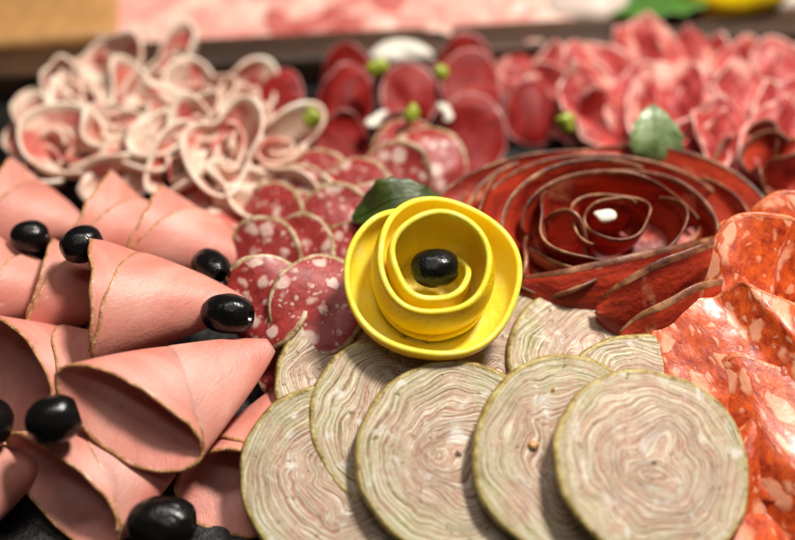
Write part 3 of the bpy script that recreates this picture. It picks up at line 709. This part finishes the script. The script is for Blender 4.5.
# ------------------------------------------------------------------ curled belly slices (upper left)
GC = 'curled belly slices with pale fat'
def curl(px, py, z, r0, h, seed, lab, ex_=1.2, turns=1.15, tilt=12):
    T = Thing('curled_belly_slice', lab, 'cured belly', GC); rs = np.random.RandomState(seed)
    n = 110; a0 = rs.uniform(0, 6); a = np.linspace(a0, a0+2*pi*turns, n); k = np.linspace(0, 1, n)
    N_ = np.array([rs.uniform(-.2, .2), -math.sin(R(tilt)), 1]); F_ = frame(nrm(N_), (math.sin(seed), math.cos(seed), 0))
    M, UV = ribbon_grid(P(px, py, z-h/2), a, r0*(.55+.14*k)+.16*np.sin(2*a+seed), r0*(.85+.28*k)+.3*np.sin(2*a+seed)+.22*np.sin(3*a), 0, h*(1+.3*np.sin(a*2+seed)), 16, .1, F_, seed, .34, ex_)
    shell(T, 'meat', M, UV+seed, .15, (M_PANC, M_PANC, M_PFAT), split=(12, 'fat_band', (M_PFAT,)*3, .04))
    a = np.linspace(a0+1, a0+1+2*pi*1.3, 70); k = np.linspace(0, 1, 70)
    M, UV = ribbon_grid(P(px, py, z-h/2), a, r0*(.12+.2*k), r0*(.2+.36*k), .1, h*.75*(1+.2*np.sin(a*1.7)), 12, .1, F_, seed+1, .16, ex_)
    shell(T, 'inner_fold', M, UV+seed*2, .2, (M_PANC,)*3)
    T.done()
CU = [(108, 72, 3.2, 2.4, 'large curled belly slice at the rear against the tray rim'), (200, 96, 3.0, 1.9, 'curled belly slice at the rear right with pointed corner'),
 (250, 96, 2.8, 1.6, 'curled belly slice next to the left dried beef slices'), (55, 112, 2.6, 1.8, 'curled belly slice at the outer left on the dark tray'),
 (145, 100, 3.2, 1.7, 'curled belly slice in the middle of the rear row'), (35, 140, 2.2, 1.5, 'small curled belly slice lowest at the left on dark tray'),
 (178, 128, 3.4, 1.7, 'curled belly slice in the centre of the pile'), (88, 150, 3.2, 2.1, 'curled belly slice with vivid red centre above the ham cones'),
 (140, 148, 3.0, 1.5, 'curled belly slice just right of the one with vivid red centre'), (228, 150, 3.8, 1.9, 'pale ring shaped curled belly slice above the right ham cone'),
 (185, 165, 3.2, 1.6, 'narrow curled belly slice directly above the golden ham edge'), (275, 150, 3.0, 1.7, 'curled belly slice between salami fan and dried beef'), (262, 190, 3.0, 1.7, 'curled belly slice lowest at the right touching the salami'),
 (75, 95, 3.2, 1.5, 'small curled belly slice between the large rear curl and the left edge of the pile'), (172, 70, 2.6, 1.5, 'small curled belly slice right beside the large rear curl at the rim'), (120, 122, 3.6, 1.4, 'small tight curl of belly slice in the very middle left of the pile'), (205, 128, 3.6, 1.3, 'small tight curl behind the pale ring shaped one'), (52, 165, 2.6, 1.3, 'small curl of belly slice peeking over the backmost ham cone')]
for i, (px, py, z, r0, lab) in enumerate(CU): curl(px, py+9, z-.9, r0*.84, 1.25, 331+i*7, lab, 1.15+.5*math.sin(i*3)**2, 1.05)

for i, (px, py, z, r_, lab) in enumerate([(80, 108, 2.6, 2.4, 'flat folded belly slice between the rear and the vivid red curl'), (165, 112, 2.8, 2.2, 'flat folded belly slice under the middle curls'), (235, 122, 3.0, 2.0, 'flat folded belly slice behind the pale ring shaped curl'), (120, 172, 2.4, 2.2, 'flat folded belly slice touching the back ham cones'), (215, 186, 2.6, 2.0, 'flat folded belly slice above the back right ham cone'), (255, 215, 2.4, 2.2, 'flat folded belly slice between ham cone and salami fan')]):
    drape('folded_belly_slice', lab, 'cured belly', 'flat folded belly slices among the curls', px, py+6, z-.9, r_, M_PANC, M_PFAT, 501+i*3, amp=.6, wl=2.6, comp=.7, th=.2, tilt=24, yaw=i*50, rw=.5, cup=.4)

# ------------------------------------------------------------------ the platter behind
def behind(px, py, z): return P(px, py, z)
T = Thing('back_platter', 'blurred pale platter of cold cuts behind the dark tray', 'platter')
c = tray_pt(0, -14); bevel_box(T, 'plate', c[0], c[1], -.1, 96, 24, 2.2, M_PLATE, rot, .6)
T.done()
BK = [(150, 10, 4.2, M_BHAM, 'blurred pink ham slice behind the tray, beside the yellow cheese'), (195, 20, 4.0, M_BHAM, 'blurred pink ham slice behind the tray, second from the cheese'), (240, 8, 4.2, M_BHAM, 'blurred pale ham slice behind the tray above the curled belly slices'),
 (290, 6, 3.6, M_BRED, 'blurred red cold cut behind the tray, left one'), (335, 8, 3.6, M_BRED, 'blurred red cold cut behind the tray, right one'), (385, 8, 4.2, M_BHAM, 'blurred pink ham slice behind the tray above the dried beef'), (440, 6, 4.2, M_BHAM, 'blurred pink ham slice behind the tray, centre of the photo'), (500, 2, 4.2, M_BHAM, 'blurred pink ham slice behind the tray, right of the centre')]
for i, (px, py, rad, mt, lab) in enumerate(BK):
    drape('cold_cut_slice', lab, 'cold cut', 'cold cuts on the back platter', px, py-2, 1.9, rad*1.15, mt, mt, 401+i, amp=.25, wl=5, comp=.95, tilt=8, rw=.3, yaw=i*40)
T = Thing('cheese_wedge', 'blurred yellow cheese piece behind the tray at the left', 'cheese')
c = P(30, 12, 2.4); bevel_box(T, 'cheese', c[0], c[1], 2.0, 9.5, 6, 1.4, M_CHEESE, rot+.05, .5); T.done()
blob('mozzarella', 'blurred white mozzarella ball behind the tray', 'cheese', None, 590, 6, 1.6, 2.4, 2.0, 1.3, M_BALL, 77)
leaf('blurred dark green salad leaf behind the tray at the top', 665, -4, 2.4, 8, 4.5, 8, 5, 0, m_plain('salad_leaf', (.06, .16, .02), .5, 2, .1), 9, .8)
blob('lemon', 'blurred yellow lemon behind the tray at the upper right', 'lemon', None, 735, -10, 2.6, 2.8, 2.0, 1.8, M_ZEST, 78)
